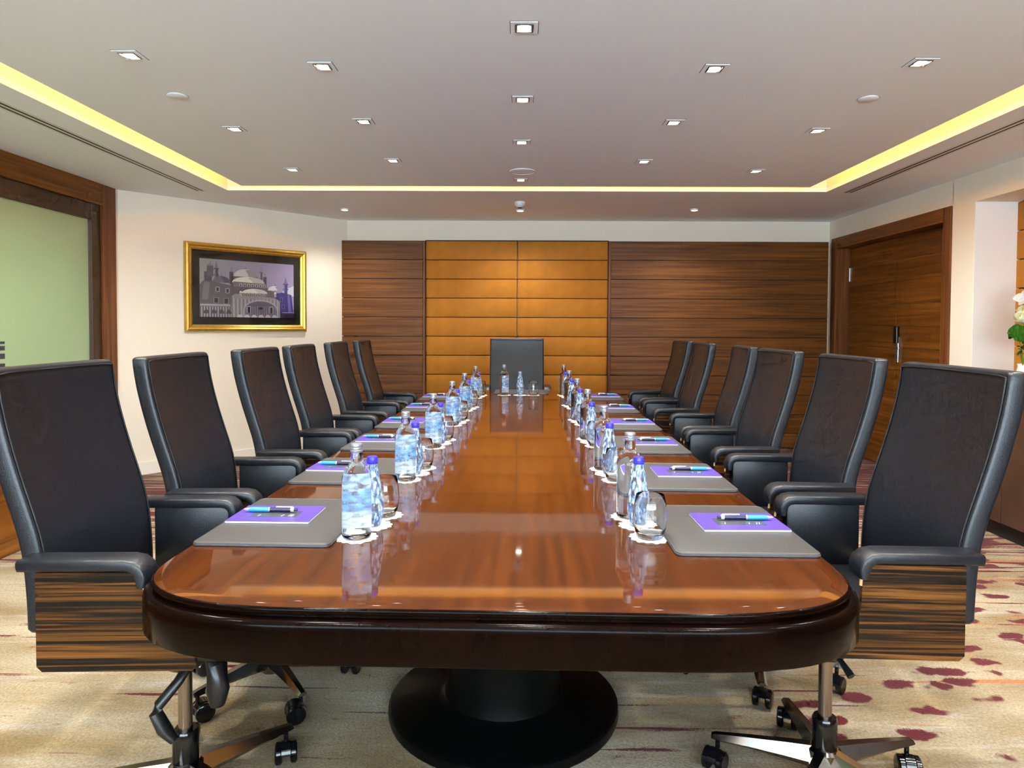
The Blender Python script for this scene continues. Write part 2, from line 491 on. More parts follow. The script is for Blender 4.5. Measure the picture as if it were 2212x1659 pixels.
# diagonal wall left
wall_seg('wall_left', DIA1, DIA0, 0, ZC, 'wall_paint', label='cream diagonal wall with the framed picture')
# baseboard on the diagonal wall
dd = Vector((DIA1[0] - DIA0[0], DIA1[1] - DIA0[1], 0)).normalized()
dn = Vector((dd.y, -dd.x, 0))   # into the room
b0 = Vector((DIA0[0], DIA0[1], 0)) + dn * .016; b1 = Vector((DIA1[0], DIA1[1], 0)) + dn * .016 - dd * .03
struct(wall_seg('baseboard_left', (b1.x, b1.y), (b0.x, b0.y), 0, .105, 'trim_white', .0155), 'white painted baseboard')
# glass wall
GY0, GY1 = YF, 5.72
win = struct(box_obj('window_1', (XL - .02, XL, GY0, GY1 - .31, .92, 2.13), 'frosted_green'), 'large pale green glass partition in a wood frame')
win['label'] = 'large pale green glass partition in a wood frame'
def wchild(name, dims, mat, bev=.003):
    o = box_obj(name, dims, mat, None, bev); o.parent = win
    o.matrix_parent_inverse = Matrix.Translation(win.location).inverted()
    return o
wchild('wood_frame', (XL - .06, XL + .045, GY1 - .18, GY1 - .002, 0.0, ZC - .002), 'veneer_v')
wchild('wood_frame', (XL - .06, XL + .044, GY0, GY1 - .18, ZC - .172, ZC - .002), 'veneer_side')
wchild('inner_frame', (XL - .05, XL + .025, GY1 - .30, GY1 - .18, .76, ZC - .172), 'dark_frame')
wchild('inner_frame', (XL - .05, XL + .024, GY0, GY1 - .30, ZC - .30, ZC - .172), 'dark_frame')
wchild('inner_frame', (XL - .05, XL + .024, GY0, GY1 - .30, .76, .92), 'dark_frame')
for z0, z1 in ((1.165, 1.182), (1.122, 1.152), (1.066, 1.102), (1.008, 1.036)):
    wchild('printed_bar', (XL + .0005, XL + .002, 4.14, 4.512, z0, z1), 'print_dark', 0)
wlp = wall_seg('wall_glass_base', (XL, GY1 - .18), (XL, GY0), 0, .76, 'veneer_side', .06, label='wood panelling below the glass partition')
wlp.name = 'wall_left_base'
struct(box_obj('trim_1', (XL + .001, -2.84, GY0, 4.62, 0, .115), 'veneer_side', None, .004), 'low wooden ledge along the glass partition')
# wall behind the camera
wf = wall_seg('wall_front', (NX + .1, YF), (XL - .1, YF), 0, .75, 'wall_paint', label='cream wall behind the viewpoint')
wall_seg('wall_head', (NX + .1, YF), (XL - .1, YF), 2.33, ZC, 'wall_paint', parent=wf)
wall_seg('wall_pier', (NX + .1, YF), (2.9, YF), .75, 2.33, 'wall_paint', parent=wf)
wall_seg('wall_pier', (-2.9, YF), (XL - .1, YF), .75, 2.33, 'wall_paint', parent=wf)
w2 = struct(empty('window_2', (0, YF - .05, .75)), 'wide daylit window behind the viewpoint')
for k in range(3):
    x0 = -2.9 + k * 5.8 / 3; x1 = x0 + 5.8 / 3
    for dm in ((x0, x0 + .05, -.03, .03, 0, 1.58), (x1 - .05, x1, -.03, .03, 0, 1.58), (x0 + .05, x1 - .05, -.03, .03, 0, .05), (x0 + .05, x1 - .05, -.03, .03, 1.53, 1.58)):
        box_obj('window_frame', dm, 'trim_white', w2)
    box_obj('window_pane', (x0 + .05, x1 - .05, -.004, .004, .05, 1.53), 'picture_glass', w2)
pl = bpy.data.lights.new('window_portal', 'AREA'); pl.shape = 'RECTANGLE'; pl.size = 5.8; pl.size_y = 1.58
pl.cycles.is_portal = True
po = bpy.data.objects.new('window_portal', pl); COL.objects.link(po); po.parent = w2; po.location = (0, -.06, .79); po.rotation_euler = (-PI / 2, 0, 0)
# right wall: door opening 5.31..7.31, niche up to 5.05
DY0, DY1 = 5.40, 7.185   # opening inside the frame
bm = bmesh.new()
box(bm, XR, XR + .2, 7.30, YB, 0, ZC)
box(bm, XR, XR + .2, DY0 - .1, 7.30, 2.235, ZC)
box(bm, XR, XR + .05, 5.05, DY0 - .095, 0, ZC)
box(bm, XR, NX, YF, 5.05, 2.22, ZC)
wr = struct(mesh_obj('wall_right', bm, 'wall_paint'), 'cream wall with the double door and a niche')
box_obj('niche_return', (XR + .0005, NX, 5.044, 5.08, 0, 2.2195), 'wall_white', wr)
for k in range(11):
    z1 = 2.215 - k * .21; z0 = max(z1 - .204, .0)
    for ya, yb in ((3.0, 5.045), (.9, 2.99), (-2.4, .89)):
        box_obj('leather_panel', (NX - .025, NX, ya, yb, z0, z1), 'wall_leather', wr, .007)
box_obj('panel_backing', (NX, NX + .05, YF, 5.05, 0, 2.22), 'joint_dark', wr)
# door
box_obj('door_light_block', (XR + .19, XR + .21, DY0 - .3, YB, 0, 2.40), 'joint_dark', wr)  # added sheet behind the leaves, keeps sky light from leaking through the gaps
door = struct(empty('door_1', (XR, 6.3, 0)), 'dark wood double door in a wide wood frame')
def dchild(name, dims, mat, bev=.002, parent=None):
    x0, x1, y0, y1, z0, z1 = dims
    return box_obj(name, (x0 - XR, x1 - XR, y0 - 6.3, y1 - 6.3, z0, z1), mat, parent or door, bev)
dchild('frame_jamb', (XR - .018, XR + .17, DY1, DY1 + .115, 0, 2.235), 'veneer_v', .003)
dchild('frame_jamb', (XR - .018, XR + .17, DY0 - .095, DY0, 0, 2.235), 'veneer_v', .003)
dchild('frame_head', (XR - .018, XR + .17, DY0, DY1, 2.122, 2.235), 'veneer_side', .003)
DX = XR + .125
ym = (DY0 + DY1) / 2
for (ya, yb) in ((DY0 + .004, ym - .002), (ym + .002, DY1 - .004)):
    leaf = dchild('door_leaf', (DX + .012, DX + .05, ya, yb, .01, 2.118), 'ply_edge', 0)
    for k in range(11):
        z1 = 2.118 - k * .2; z0 = max(z1 - .1975, .01)
        o = dchild('door_board', (DX, DX + .012, ya, yb, z0, z1), 'veneer_side', .0008)
        wm = o.location.copy(); o.parent = leaf; o.location = wm - leaf.location
dchild('hinge', (DX - .012, DX + .004, DY1 - .022, DY1 - .006, 1.78, 1.92), 'steel', .002)
dchild('hinge', (DX - .012, DX + .004, DY1 - .022, DY1 - .006, .28, .42), 'steel', .002)
lk = dchild('lock_plate', (DX - .018, DX, ym - .075, ym - .025, .985, 1.22), 'steel', .004)
for nm, dm, mt_ in (('card_reader', (DX - .034, DX - .012, ym - .078, ym - .022, 1.16, 1.31), 'black_gloss'),
                    ('door_handle', (DX - .062, DX - .044, ym - .16, ym - .036, 1.105, 1.128), 'steel'),
                    ('handle_stem', (DX - .05, DX - .015, ym - .062, ym - .040, 1.106, 1.127), 'steel'),
                    ('thumb_turn', (DX - .034, DX - .016, ym - .058, ym - .03, 1.03, 1.06), 'black_plastic')):
    o = dchild(nm, dm, mt_, .004)
    wm = o.location.copy(); o.parent = lk; o.location = wm - lk.location

# ------------------------------------------------------------------ ceiling fittings
def downlight_proto():
    root = empty('downlight')
    b = bmesh.new()
    o_, i_ = .052, .036
    for (x0, x1, y0, y1) in ((-o_, o_, -o_, -i_), (-o_, o_, i_, o_), (-o_, -i_, -i_, i_), (i_, o_, -i_, i_)):
        box(b, x0, x1, y0, y1, -.004, 0)
    mesh_obj('trim_frame', b, 'ceiling_paint', root)
    b = bmesh.new(); box(b, -.0545, .0545, -.0545, .0545, -.0008, 0); mesh_obj('painted_shadow_gap', b, 'vent_and_shadow_black', root)  # black plate stands in for the shadow line round the trim
    b = bmesh.new()
    o_, i_ = .034, .029
    for (x0, x1, y0, y1) in ((-o_, o_, -o_, -i_), (-o_, o_, i_, o_), (-o_, -i_, -i_, i_), (i_, o_, -i_, i_)):
        box(b, x0, x1, y0, y1, -.006, -.0015)
    mesh_obj('gimbal', b, 'chrome', root)
    b = bmesh.new(); box(b, -.036, .036, -.036, .036, -.0018, -.0009); mesh_obj('recess_plate', b, 'steel', root)
    b = bmesh.new(); lathe(b, [(.025, -.001), (.025, -.005), (.018, -.007)], 20); mesh_obj('lamp', b, 'lamp_glow', root, 40)
    return root
def round_proto():
    root = empty('downlight')
    b = bmesh.new(); lathe(b, [(.042, 0), (.042, -.004), (.036, -.014), (.030, -.014), (.028, -.004)], 28, True, True); mesh_obj('trim_ring', b, 'device_white', root, 40)
    b = bmesh.new(); lathe(b, [(.028, -.003), (.028, -.011), (.02, -.013)], 20); mesh_obj('lamp', b, 'lamp_glow', root, 40)
    return root
def add_spot(root, w, ang=105, col=SPOT_COL, tilt=0.0):
    ld = bpy.data.lights.new('lamp_light', 'SPOT'); ld.energy = w; ld.color = col
    ld.spot_size = R(ang); ld.spot_blend = .85; ld.shadow_soft_size = .03
    lo = bpy.data.objects.new('lamp_light', ld); COL.objects.link(lo)
    lo.parent = root; lo.location = (0, 0, -.02); lo.rotation_euler = tilt if isinstance(tilt, tuple) else (tilt, 0, 0)
proto_sq, proto_rd = downlight_proto(), round_proto()
used = {'sq': False, 'rd': False}
def place_light(kind, x, y, label, w=SPOT_W, tilt=0.0, ang=105):
    p = proto_sq if kind == 'sq' else proto_rd
    o = p if not used[kind] else copy_tree(p)
    # children copied before lights are attached
    if not used[kind]:
        used[kind] = True
    o.location = (x, y, ZC)
    tag(o, label, 'downlight', 'recessed ceiling downlights')
    pending.append((o, w, tilt, ang))
pending = []
ordn = ['first', 'second', 'third', 'fourth', 'fifth', 'sixth']
cols = [(-1.64, [2.91, 3.98, 5.0], 'leftmost column'), (-.86, [3.03, 3.83, 4.72], 'second column from the left'), (.02, [2.64, 3.46, 4.25, 5.33], 'middle column above the table'),
        (.86, [3.05, 3.84, 4.73], 'second column from the right'), (1.72, [2.98, 3.99, 5.01], 'rightmost column')]
for cx, ys, nm in cols:
    for i, y in enumerate(ys):
        place_light('sq', cx, y, f'square lit ceiling downlight, {ordn[i]} from the front in the {nm}', SPOT_W * (1.5 if abs(cx) > 1.5 else 1.7 if abs(cx) < .5 else .75), ((0, R(-26) if cx > 0 else R(26), 0) if abs(cx) > 1.5 else 0.0), 120 if abs(cx) > 1.5 else 105)
hid = [(-1.64, 1.9), (-.86, 2.2), (.02, 1.8), (.86, 2.2), (1.72, 1.9), (-.86, 1.3), (.86, 1.3), (.02, .9), (-1.64, .7), (1.72, .7), (-.86, .3), (.86, .3), (-1.64, -.5), (1.72, -.5), (0.02, -.3)]
for x, y in hid:
    place_light('sq', x, y, 'square lit ceiling downlight above and behind the viewpoint')
for (x, y, nm) in ((-1.68, 6.66, 'left'), (.02, 6.68, 'middle'), (1.69, 6.62, 'right')):
    place_light('rd', x, y, f'small round downlight near the panelled wall, {nm} one', SPOT_W * .75, R(10), 120)
for o, w, tilt, ang in pending: add_spot(o, w, ang, SPOT_COL, tilt)
b = bmesh.new(); lathe(b, [(.05, 0), (.05, -.014), (.044, -.03), (.03, -.045), (.018, -.05)], 28)
det = mesh_obj('smoke_detector', b, 'device_white', None, 40, (.015, 6.28, ZC)); tag(det, 'white smoke detector on the ceiling before the back wall', 'detector')
b = bmesh.new(); lathe(b, [(.021, -.0495), (.021, -.053), (.01, -.058)], 16); mesh_obj('sensor_cap', b, 'black_plastic', det, 40)
b = bmesh.new(); lathe(b, [(.094, 0), (.094, -.006), (.085, -.009), (.082, -.005)], 40)
spk = mesh_obj('ceiling_speaker', b, 'device_white', None, 40, (.03, 5.04, ZC)); tag(spk, 'round white ceiling speaker near the cove', 'speaker')
b = bmesh.new(); lathe(b, [(.08, -.0052), (.07, -.0075), (.03, -.008)], 32); mesh_obj('grille', b, 'ceiling_paint', spk, 40)
for x, y, lb in ((-1.69, 3.415, 'flat round white ceiling cover plate on the left side'), (1.73, 3.44, 'flat round white ceiling cover plate on the right side')):
    b = bmesh.new(); lathe(b, [(.048, 0), (.048, -.005), (.044, -.007), (.0, -.0075)][:3], 32)
    o = mesh_obj('cover_plate', b, 'ceiling_paint', None, 40, (x, y, ZC)); tag(o, lb, 'cover plate', 'round ceiling cover plates')
    b = bmesh.new(); lathe(b, [(.051, 0), (.051, -.0015), (.047, -.0016)], 32); mesh_obj('shadow_ring', b, 'steel', o, 40)  # steel ring takes the place of a shadow line round the plate
for xs, lb in ((-2.68, 'long linear air diffuser with two dark slots beside the left cove'), (2.76, 'long linear air diffuser with two dark slots beside the right cove')):
    y0, y1 = -1.5, 5.80
    root = empty('air_diffuser', (xs, y0, ZC - .0004)); tag(root, lb, 'vent', 'linear ceiling air diffusers')
    L_ = y1 - y0
    for q in (-.04, -.0, .04):
        pass
    for (x0, x1) in ((-.046, -.028), (-.010, .010), (.028, .046)):
        box_obj('slot_bar', (x0, x1, 0, L_, -.0012, 0), 'device_white', root)
    for (x0, x1) in ((-.028, -.010), (.010, .028)):
        box_obj('air_slot', (x0, x1, 0, L_, -.0008, 0), 'vent_and_shadow_black', root)

# ------------------------------------------------------------------ framed picture on the diagonal wall
def wall_pt(s, z, out):
    p = Vector((DIA0[0], DIA0[1], 0)) + dd * s + dn * out
    return Vector((p.x, p.y, z))
PS0, PS1, PZ0, PZ1 = .582, 1.784, 1.235, 2.052
pic = empty('framed_picture'); pw, phh = PS1 - PS0, PZ1 - PZ0
org = wall_pt((PS0 + PS1) / 2, (PZ0 + PZ1) / 2, 0.001)
# local axes: x along wall, z up, y into the wall
pic.matrix_world = Matrix.Translation(org) @ Matrix(((dd.x, -dn.x, 0, 0), (dd.y, -dn.y, 0, 0), (0, 0, 1, 0), (0, 0, 0, 1)))
tag(pic, 'gold framed black and white picture of a domed building with minarets', 'picture')
FW = .068
def frame_side(a, b, n_in):
    """moulding along a->b with mitred ends; n_in points inwards"""
    bmx = bmesh.new()
    a, b, n_in = Vector(a), Vector(b), Vector(n_in)
    d = (b - a).normalized()
    prof = [(0, 0), (0, -.022), (.010, -.034), (.026, -.038), (.042, -.030), (.050, -.030), (.060, -.024), (FW, -.016), (FW, 0)]
    rings = []
    for end, sgn in ((a, 1), (b, -1)):
        rings.append([end + n_in * u + d * (u * sgn) + Vector((0, h, 0)) for u, h in prof])
    loft(bmx, rings)
    mesh_obj('frame_rail', bmx, 'gold', pic, 25)
hw, hh = pw / 2, phh / 2
frame_side((-hw, 0, hh), (hw, 0, hh), (0, 0, -1)); frame_side((hw, 0, -hh), (-hw, 0, -hh), (0, 0, 1))
frame_side((-hw, 0, -hh), (-hw, 0, hh), (1, 0, 0)); frame_side((hw, 0, hh), (hw, 0, -hh), (-1, 0, 0))
box_obj('mat_board', (-hw + .05, hw - .05, -.006, 0, -hh + .05, hh - .05), 'mat_board', pic)
def picture_print():
    # local print rectangle
    W, H = .93, .535
    ox, oz = -.464, -.2695
    greys = {}
    def gm(r, g, b_):
        k = f'ink_{r}_{g}_{b_}'
        if k not in MATS: plain(k, srgb(r, g, b_), .5)
        if k not in greys: greys[k] = len(greys)
        return greys[k]
    bmx = bmesh.new()
    layer = [0]
    def poly(pts, c):
        layer[0] += 1
        y = -.0065 - layer[0] * .00004
        vv = [bmx.verts.new((ox + u * W, y, oz + v * H)) for u, v in pts]
        try:
            f = bmx.faces.new(vv); f.material_index = gm(*c)
        except Exception: pass
    def dome(cx, v0, rx, rv, c, c2=None):
        pts = [(cx + rx * math.cos(a), v0 + rv * math.sin(a)) for a in [PI * k / 20 for k in range(21)]]
        poly(pts, c)
        if c2:
            poly([(cx + rx * .25 + rx * .75 * math.cos(a), v0 + rv * .93 * math.sin(a)) for a in [PI * .62 * k / 14 for k in range(15)]] + [(cx + rx * .35, v0)], c2)
        poly([(cx - .003, v0 + rv), (cx + .003, v0 + rv), (cx, v0 + rv + .05)], (60, 58, 66))
    def rect(u0, u1, v0, v1, c): poly([(u0, v0), (u1, v0), (u1, v1), (u0, v1)], c)
    def minaret(cx, v0, v1, w, c, cl):
        h_ = v1 - v0
        rect(cx - w / 2, cx + w / 2, v0, v0 + h_ * .62, c)
        rect(cx - w * .75, cx + w * .75, v0 + h_ * .30, v0 + h_ * .35, c)
        rect(cx - w * .75, cx + w * .75, v0 + h_ * .58, v0 + h_ * .63, c)
        rect(cx - w * .5, cx - w * .2, v0, v0 + h_ * .6, cl)
        poly([(cx - w * .5, v0 + h_ * .63), (cx + w * .5, v0 + h_ * .63), (cx, v1)], cl)
    for k in range(10):  # sky of the photograph
        t = k / 9
        rect(k / 10, (k + 1) / 10, 0, 1, (int(150 + 14 * t), int(152 - 2 * t), int(158 + 34 * t)))
    poly([(.86, .48), (.93, .55), (1, .60), (1, .40)], (205, 205, 225))
    minaret(.165, .60, .99, .035, (82, 80, 92), (120, 120, 130))
    rect(.045, .12, .62, .78, (88, 84, 95)); rect(.07, .135, .70, .88, (100, 98, 108)); dome(.103, .88, .033, .035, (130, 130, 138))
    rect(.295, .335, .58, .80, (92, 88, 98)); dome(.315, .80, .02, .04, (140, 140, 146))
    minaret(.632, .58, .97, .026, (92, 88, 104), (150, 148, 160))
    rect(.655, .69, .55, .74, (84, 78, 98)); dome(.672, .74, .016, .03, (150, 146, 160))
    dome(.465, .715, .128, .145, (205, 203, 204), (150, 148, 155))
    rect(.335, .60, .66, .725, (112, 106, 112))
    dome(.495, .615, .172, .11, (225, 222, 218), (190, 186, 188))
    dome(.215, .60, .09, .115, (112, 108, 118), (95, 90, 104))
    poly([(.0, .0), (.0, .55), (.03, .62), (.12, .62), (.30, .56), (.34, .63), (.66, .615), (.72, .50), (.90, .42), (.96, .40), (1, .08), (1, 0)], (104, 98, 108))
    poly([(.02, .30), (.04, .60), (.10, .60), (.08, .30)], (126, 120, 126))
    rect(.335, .68, .54, .615, (126, 120, 124))
    for k in range(7):
        u = .40 + k * .042
        rect(u, u + .024, .55, .60, (210, 206, 206)); rect(u + .005, u + .019, .552, .592, (70, 64, 74))
    for u, v in ((.155, .44), (.255, .42)):
        rect(u, u + .04, v, v + .085, (178, 174, 178)); rect(u + .007, u + .033, v + .008, v + .075, (66, 60, 70))
    for u, v in ((.135, .24), (.235, .23)):
        rect(u, u + .05, v, v + .10, (150, 146, 150)); rect(u + .006, u + .044, v + .006, v + .092, (60, 54, 66))
    minaret(.905, .42, .76, .042, (70, 66, 120), (118, 116, 168))
    dome(.785, .50, .08, .085, (222, 220, 226), (160, 156, 180))
    poly([(.79, .0), (.79, .44), (.86, .47), (.97, .43), (1, .0)], (66, 58, 128))
    poly([(.935, .06), (.925, .43), (.95, .43), (.975, .06)], (112, 106, 176))
    for u, v in ((.84, .30), (.86, .17)):
        rect(u, u + .03, v, v + .08, (120, 116, 176)); rect(u + .006, u + .024, v + .006, v + .072, (44, 38, 96))
    # front block
    poly([(.30, .0), (.32, .38), (.36, .42), (.78, .36), (.84, .30), (.84, .0)], (150, 146, 152))
    dome(.56, .43, .14, .085, (228, 225, 220), (204, 200, 200))
    rect(.43, .70, .38, .435, (118, 112, 120))
    for k in range(6):
        u = .445 + k * .04
        rect(u, u + .022, .385, .428, (205, 202, 204)); rect(u + .005, u + .017, .387, .42, (66, 60, 74))
    for cx in (.41, .785):
        rect(cx - .012, cx + .012, .38, .44, (170, 166, 172)); dome(cx, .44, .014, .03, (230, 228, 228))
    for k in range(26):
        u = .315 + k * .0198
        rect(u, u + .007, .0, .33, (184, 180, 184) if k % 2 else (112, 106, 120))
    poly([(.435 + .19 + .19 * math.cos(a), .13 + .19 * math.sin(a)) for a in [PI * k / 20 for k in range(21)]] + [(.435, .0), (.815, .0)], (176, 172, 178))
    poly([(.625 + .175 * math.cos(a), .13 + .165 * math.sin(a)) for a in [PI * k / 20 for k in range(21)]] + [(.45, .0), (.80, .0)], (108, 100, 120))
    for k in range(14):
        u = .46 + k * .0245
        rect(u, u + .008, .0, .20, (146, 140, 154))
    for u in (.475, .72):
        rect(u, u + .04, .08, .20, (200, 196, 200)); rect(u + .006, u + .034, .08, .19, (58, 50, 70))
    poly([(.62 + .025 * math.cos(a), .165 + .022 * math.sin(a)) for a in [2 * PI * k / 12 for k in range(12)]], (58, 52, 66))
    rect(.0, .30, .19, .225, (165, 162, 166))
    for k in range(11):
        u = .01 + k * .027
        rect(u, u + .011, .0, .18, (170, 168, 174))
    for k in range(4): dome(.06 + k * .075, .06, .028, .07, (84, 80, 92))
    for k in range(6): dome(.40 + k * .075, .0, .03, .05, (196, 192, 198))
    rect(.84, 1, .0, .09, (60, 48, 92)); rect(.86, 1, .09, .105, (150, 146, 196))
    me = bpy.data.meshes.new('printed_picture'); bmx.to_mesh(me); bmx.free()
    for k in greys: me.materials.append(MATS[k])
    o = bpy.data.objects.new('printed_picture', me); COL.objects.link(o); o.parent = pic
picture_print()
bm = bmesh.new(); box(bm, -hw + .06, hw - .06, -.0165, -.0145, -hh + .06, hh - .06); mesh_obj('glass_pane', bm, 'picture_glass', pic)

# ------------------------------------------------------------------ conference table
TA = .021                                   # slight turn of the table in the room
TYC, THL, THW = 3.585, 2.30, .765
def xc(y): return -.04 + TA * (y - 1.6)
table = empty('conference_table', (xc(TYC), TYC, 0), -math.atan(TA))
tag(table, 'long dark polished wood conference table with rounded ends', 'table')
def outline(off, n=14, ex=2.6, rx=.42, ry=.28):
    a, b_ = THW + off, THL + off
    rx, ry = rx + off, ry + off
    pts = []
    for sx, sy, rev in ((1, -1, False), (1, 1, True), (-1, 1, False), (-1, -1, True)):
        q = []
        for k in range(n + 1):
            t = PI / 2 * k / n
            u, v = abs(math.cos(t)) ** (2 / ex), abs(math.sin(t)) ** (2 / ex)
            q.append((sx * (a - rx + rx * v), sy * (b_ - ry + ry * u)))   # t=0: at the end face, t=90: at the side
        pts += q[::-1] if rev else q
    return pts
def ring(off, z): return [(x, y, z) for x, y in outline(off)]
bm = bmesh.new()
loft(bm, [ring(-.02, .728), ring(-.007, .730), ring(-.007, .7355), ring(-.001, .7372), ring(0, .740), ring(0, .7462), ring(-.0015, .7488), ring(-.005, .75), ring(-.04, .75)])
for f_ in bm.faces:
    f_.material_index = 0 if all(v_.co.z > .7495 for v_ in f_.verts) else 1
mesh_obj('table_top', bm, ['table_wood', 'apron_wood'], table, 50)
bm = bmesh.new()
loft(bm, [ring(-.02, .645), ring(.012, .645), ring(.016, .649), ring(.016, .7195), ring(.0135, .7255), ring(.009, .7290), ring(.003, .7305), ring(-.02, .7305)])
mesh_obj('apron', bm, 'apron_wood', table, 50)
for yy in (2.30 - TYC, 4.85 - TYC):
    bm = bmesh.new(); lathe(bm, [(.385, 0), (.388, .012), (.386, .030), (.376, .038), (.22, .046), (.20, .06), (.19, .10), (.19, .60), (.22, .644)], 56)
    mesh_obj('pedestal', bm, 'black_base', table, 40, (-.015 - xc(TYC) if yy < 0 else 0, yy, 0))

# ------------------------------------------------------------------ chairs
def build_chair():
    root = empty('conference_chair')
    front = [(.50, -.200), (.613, -.200), (.687, -.203), (.784, -.213), (.882, -.243), (.95, -.265), (1.061, -.294), (1.12, -.305), (1.19, -.314)]
    # smooth profile
    def xf(z):
        s = 0; w = 0
        for k in range(-4, 5):
            s += interp(front, z + k * .012); w += 1
        return s / w
    HWD = .247
    def back_ring(z, sh=0.0, th=.050):
        # counter-clockwise seen from above; front is +x
        c = .012
        w = HWD - sh
        f0 = xf(z) - sh
        r0 = xf(z) - th + sh
        pts = []
        ny = 12
        for k in range(ny + 1):
            y = -(w - c) + 2 * (w - c) * k / ny
            dip = .020 * (1 - (y / w) ** 2) * min(1, max(0, (z - .52) / .1))
            pts.append((f0 - dip, y, z))
        for a in (30, 60, 90): pts.append((f0 - c + c * math.cos(R(a)), w - c + c * math.sin(R(a)), z))
        pts.append((r0 + c, w, z))
        for a in (120, 150, 180): pts.append((r0 + c + c * math.cos(R(a)), w - c + c * math.sin(R(a)), z))
        for k in range(1, 6):
            pts.append((r0, (w - c) * (1 - 2 * k / 6), z))
        for a in (180, 210, 240, 270): pts.append((r0 + c + c * math.cos(R(a)), -(w - c) + c * math.sin(R(a)), z))
        for a in (270, 300, 330): pts.append((f0 - c + c * math.cos(R(a)), -(w - c) + c * math.sin(R(a)), z))
        return pts
    zs = [.59 + .59 * k / 26 for k in range(27)]
    rings = [back_ring(.578, .012), back_ring(.582, .004)] + [back_ring(z) for z in zs] + [back_ring(1.185, .002), back_ring(1.1885, .006), back_ring(1.190, .012)]
    b = bmesh.new(); loft(b, rings); bk = mesh_obj('backrest', b, 'chair_leather', root, 60)
    # seam along the front edge
    path = []
    for z in [.56 + .615 * k / 20 for k in range(21)]: path.append((xf(z) + .0005, -(HWD - .011), z))
    for k in range(1, 12):
        y = -(HWD - .011) + 2 * (HWD - .011) * k / 12
        path.append((xf(1.177) + .0008 - .020 * (1 - (y / HWD) ** 2), y, 1.1775))
    for z in [.56 + .615 * k / 20 for k in range(20, -1, -1)]: path.append((xf(z) + .0005, HWD - .011, z))
    b = bmesh.new(); tube(b, path, .0022, 6); mesh_obj('seam', b, 'chair_seam', bk, 60)
    # seat
    b = bmesh.new(); box(b, -.205, .235, -.243, .243, .505, .562, .020, 3); mesh_obj('seat', b, 'chair_leather', root, 40)
    b = bmesh.new(); box(b, -.17, .20, -.20, .20, .488, .507, .004, 1); mesh_obj('seat_pan', b, 'black_plastic', root, 40)
    # arms
    for s in (-1, 1):
        # pad: swept bar that falls over at the front
        path = [(-.236, .7555), (-.230, .7555), (.002, .7555), (.020, .752), (.032, .742), (.038, .728), (.039, .706)]
        rr = []
        for i, (x, z) in enumerate(path):
            t = Vector((path[min(i + 1, len(path) - 1)][0] - path[max(i - 1, 0)][0], 0, path[min(i + 1, len(path) - 1)][1] - path[max(i - 1, 0)][1])).normalized()
            nn = Vector((-t.z, 0, t.x))
            w_, h_ = .0335, .0132
            if i == 0: w_, h_ = .028, .010
            if i == len(path) - 1: h_ = .009
            sec = []
            c = .0058
            for (cy, ch, a0) in ((w_ - c, h_ - c, 0), (-(w_ - c), h_ - c, 90), (-(w_ - c), -(h_ - c), 180), (w_ - c, -(h_ - c), 270)):
                for a in (0, 45, 90):
                    sec.append((cy + c * math.cos(R(a0 + a)), ch + c * math.sin(R(a0 + a))))
            rr.append([Vector((x, s * .270, z)) + Vector((0, q[0], 0)) + nn * q[1] for q in sec])
        b = bmesh.new(); loft(b, rr); arm = mesh_obj('armrest', b, 'chair_leather', root, 50)
        ys = sorted((s * .246, s * .288))
        b = bmesh.new(); box(b, -.200, .026, ys[0], ys[1], .535, .748, .010, 2); mesh_obj('arm_lining', b, 'chair_leather', root, 40)
        ys = sorted((s * .2885, s * .2995))
        prof = [(-.192, .530), (-.180, .518), (.150, .518), (.160, .530), (.150, .570), (.090, .612), (.046, .632), (.043, .70), (.036, .7405), (-.192, .7405)]
        b = bmesh.new(); prism(b, prof, ys[0], ys[1], 'y'); pn = mesh_obj('side_panel', b, 'ebony', root)
        ys2 = sorted((s * .2878, s * .3000))
        b = bmesh.new(); tube(b, [(.044, s * .294, .690), (.042, s * .294, .715), (.036, s * .294, .738)], .0045, 6); mesh_obj('panel_edge', b, 'ply_edge', pn, 50)
    # mechanism
    b = bmesh.new(); box(b, -.10, .12, -.075, .075, .425, .490, .012, 2); mech = mesh_obj('tilt_mechanism', b, 'black_plastic', root, 40)
    b = bmesh.new(); lathe(b, [(.045, .385), (.062, .405), (.066, .43), (.05, .44)], 24); mesh_obj('mechanism_cup', b, 'column_metal', mech, 40)
    b = bmesh.new(); tube(b, [(.06, -.06, .45), (.06, -.11, .44), (.045, -.135, .41), (.005, -.155, .36), (.0, -.16, .345), (.02, -.16, .305), (.045, -.16, .275)], [.013, .014, .016, .018, .02, .022, .014], 10, flat=.7); mesh_obj('tilt_lever', b, 'black_plastic', mech, 50)
    b = bmesh.new(); tube(b, [(.10, -.08, .45), (.125, -.10, .43), (.13, -.11, .375), (.13, -.11, .335)], [.016, .026, .029, .018], 10); mesh_obj('tension_knob', b, 'black_plastic', mech, 50)
    b = bmesh.new(); tube(b, [(.03, .07, .45), (.03, .17, .445), (.02, .20, .425)], [.007, .007, .010], 8); mesh_obj('height_lever', b, 'black_plastic', mech, 50)
    b = bmesh.new(); lathe(b, [(.018, .16), (.018, .40)], 20); mesh_obj('gas_lift', b, 'column_metal', root, 40)
    b = bmesh.new(); lathe(b, [(.031, .10), (.033, .11), (.033, .205), (.029, .212)], 24); mesh_obj('column_sleeve', b, 'black_gloss', root, 40)
    b = bmesh.new(); lathe(b, [(.034, .050), (.044, .060), (.044, .120), (.036, .128)], 28); mesh_obj('base_hub', b, 'chrome', root, 40)
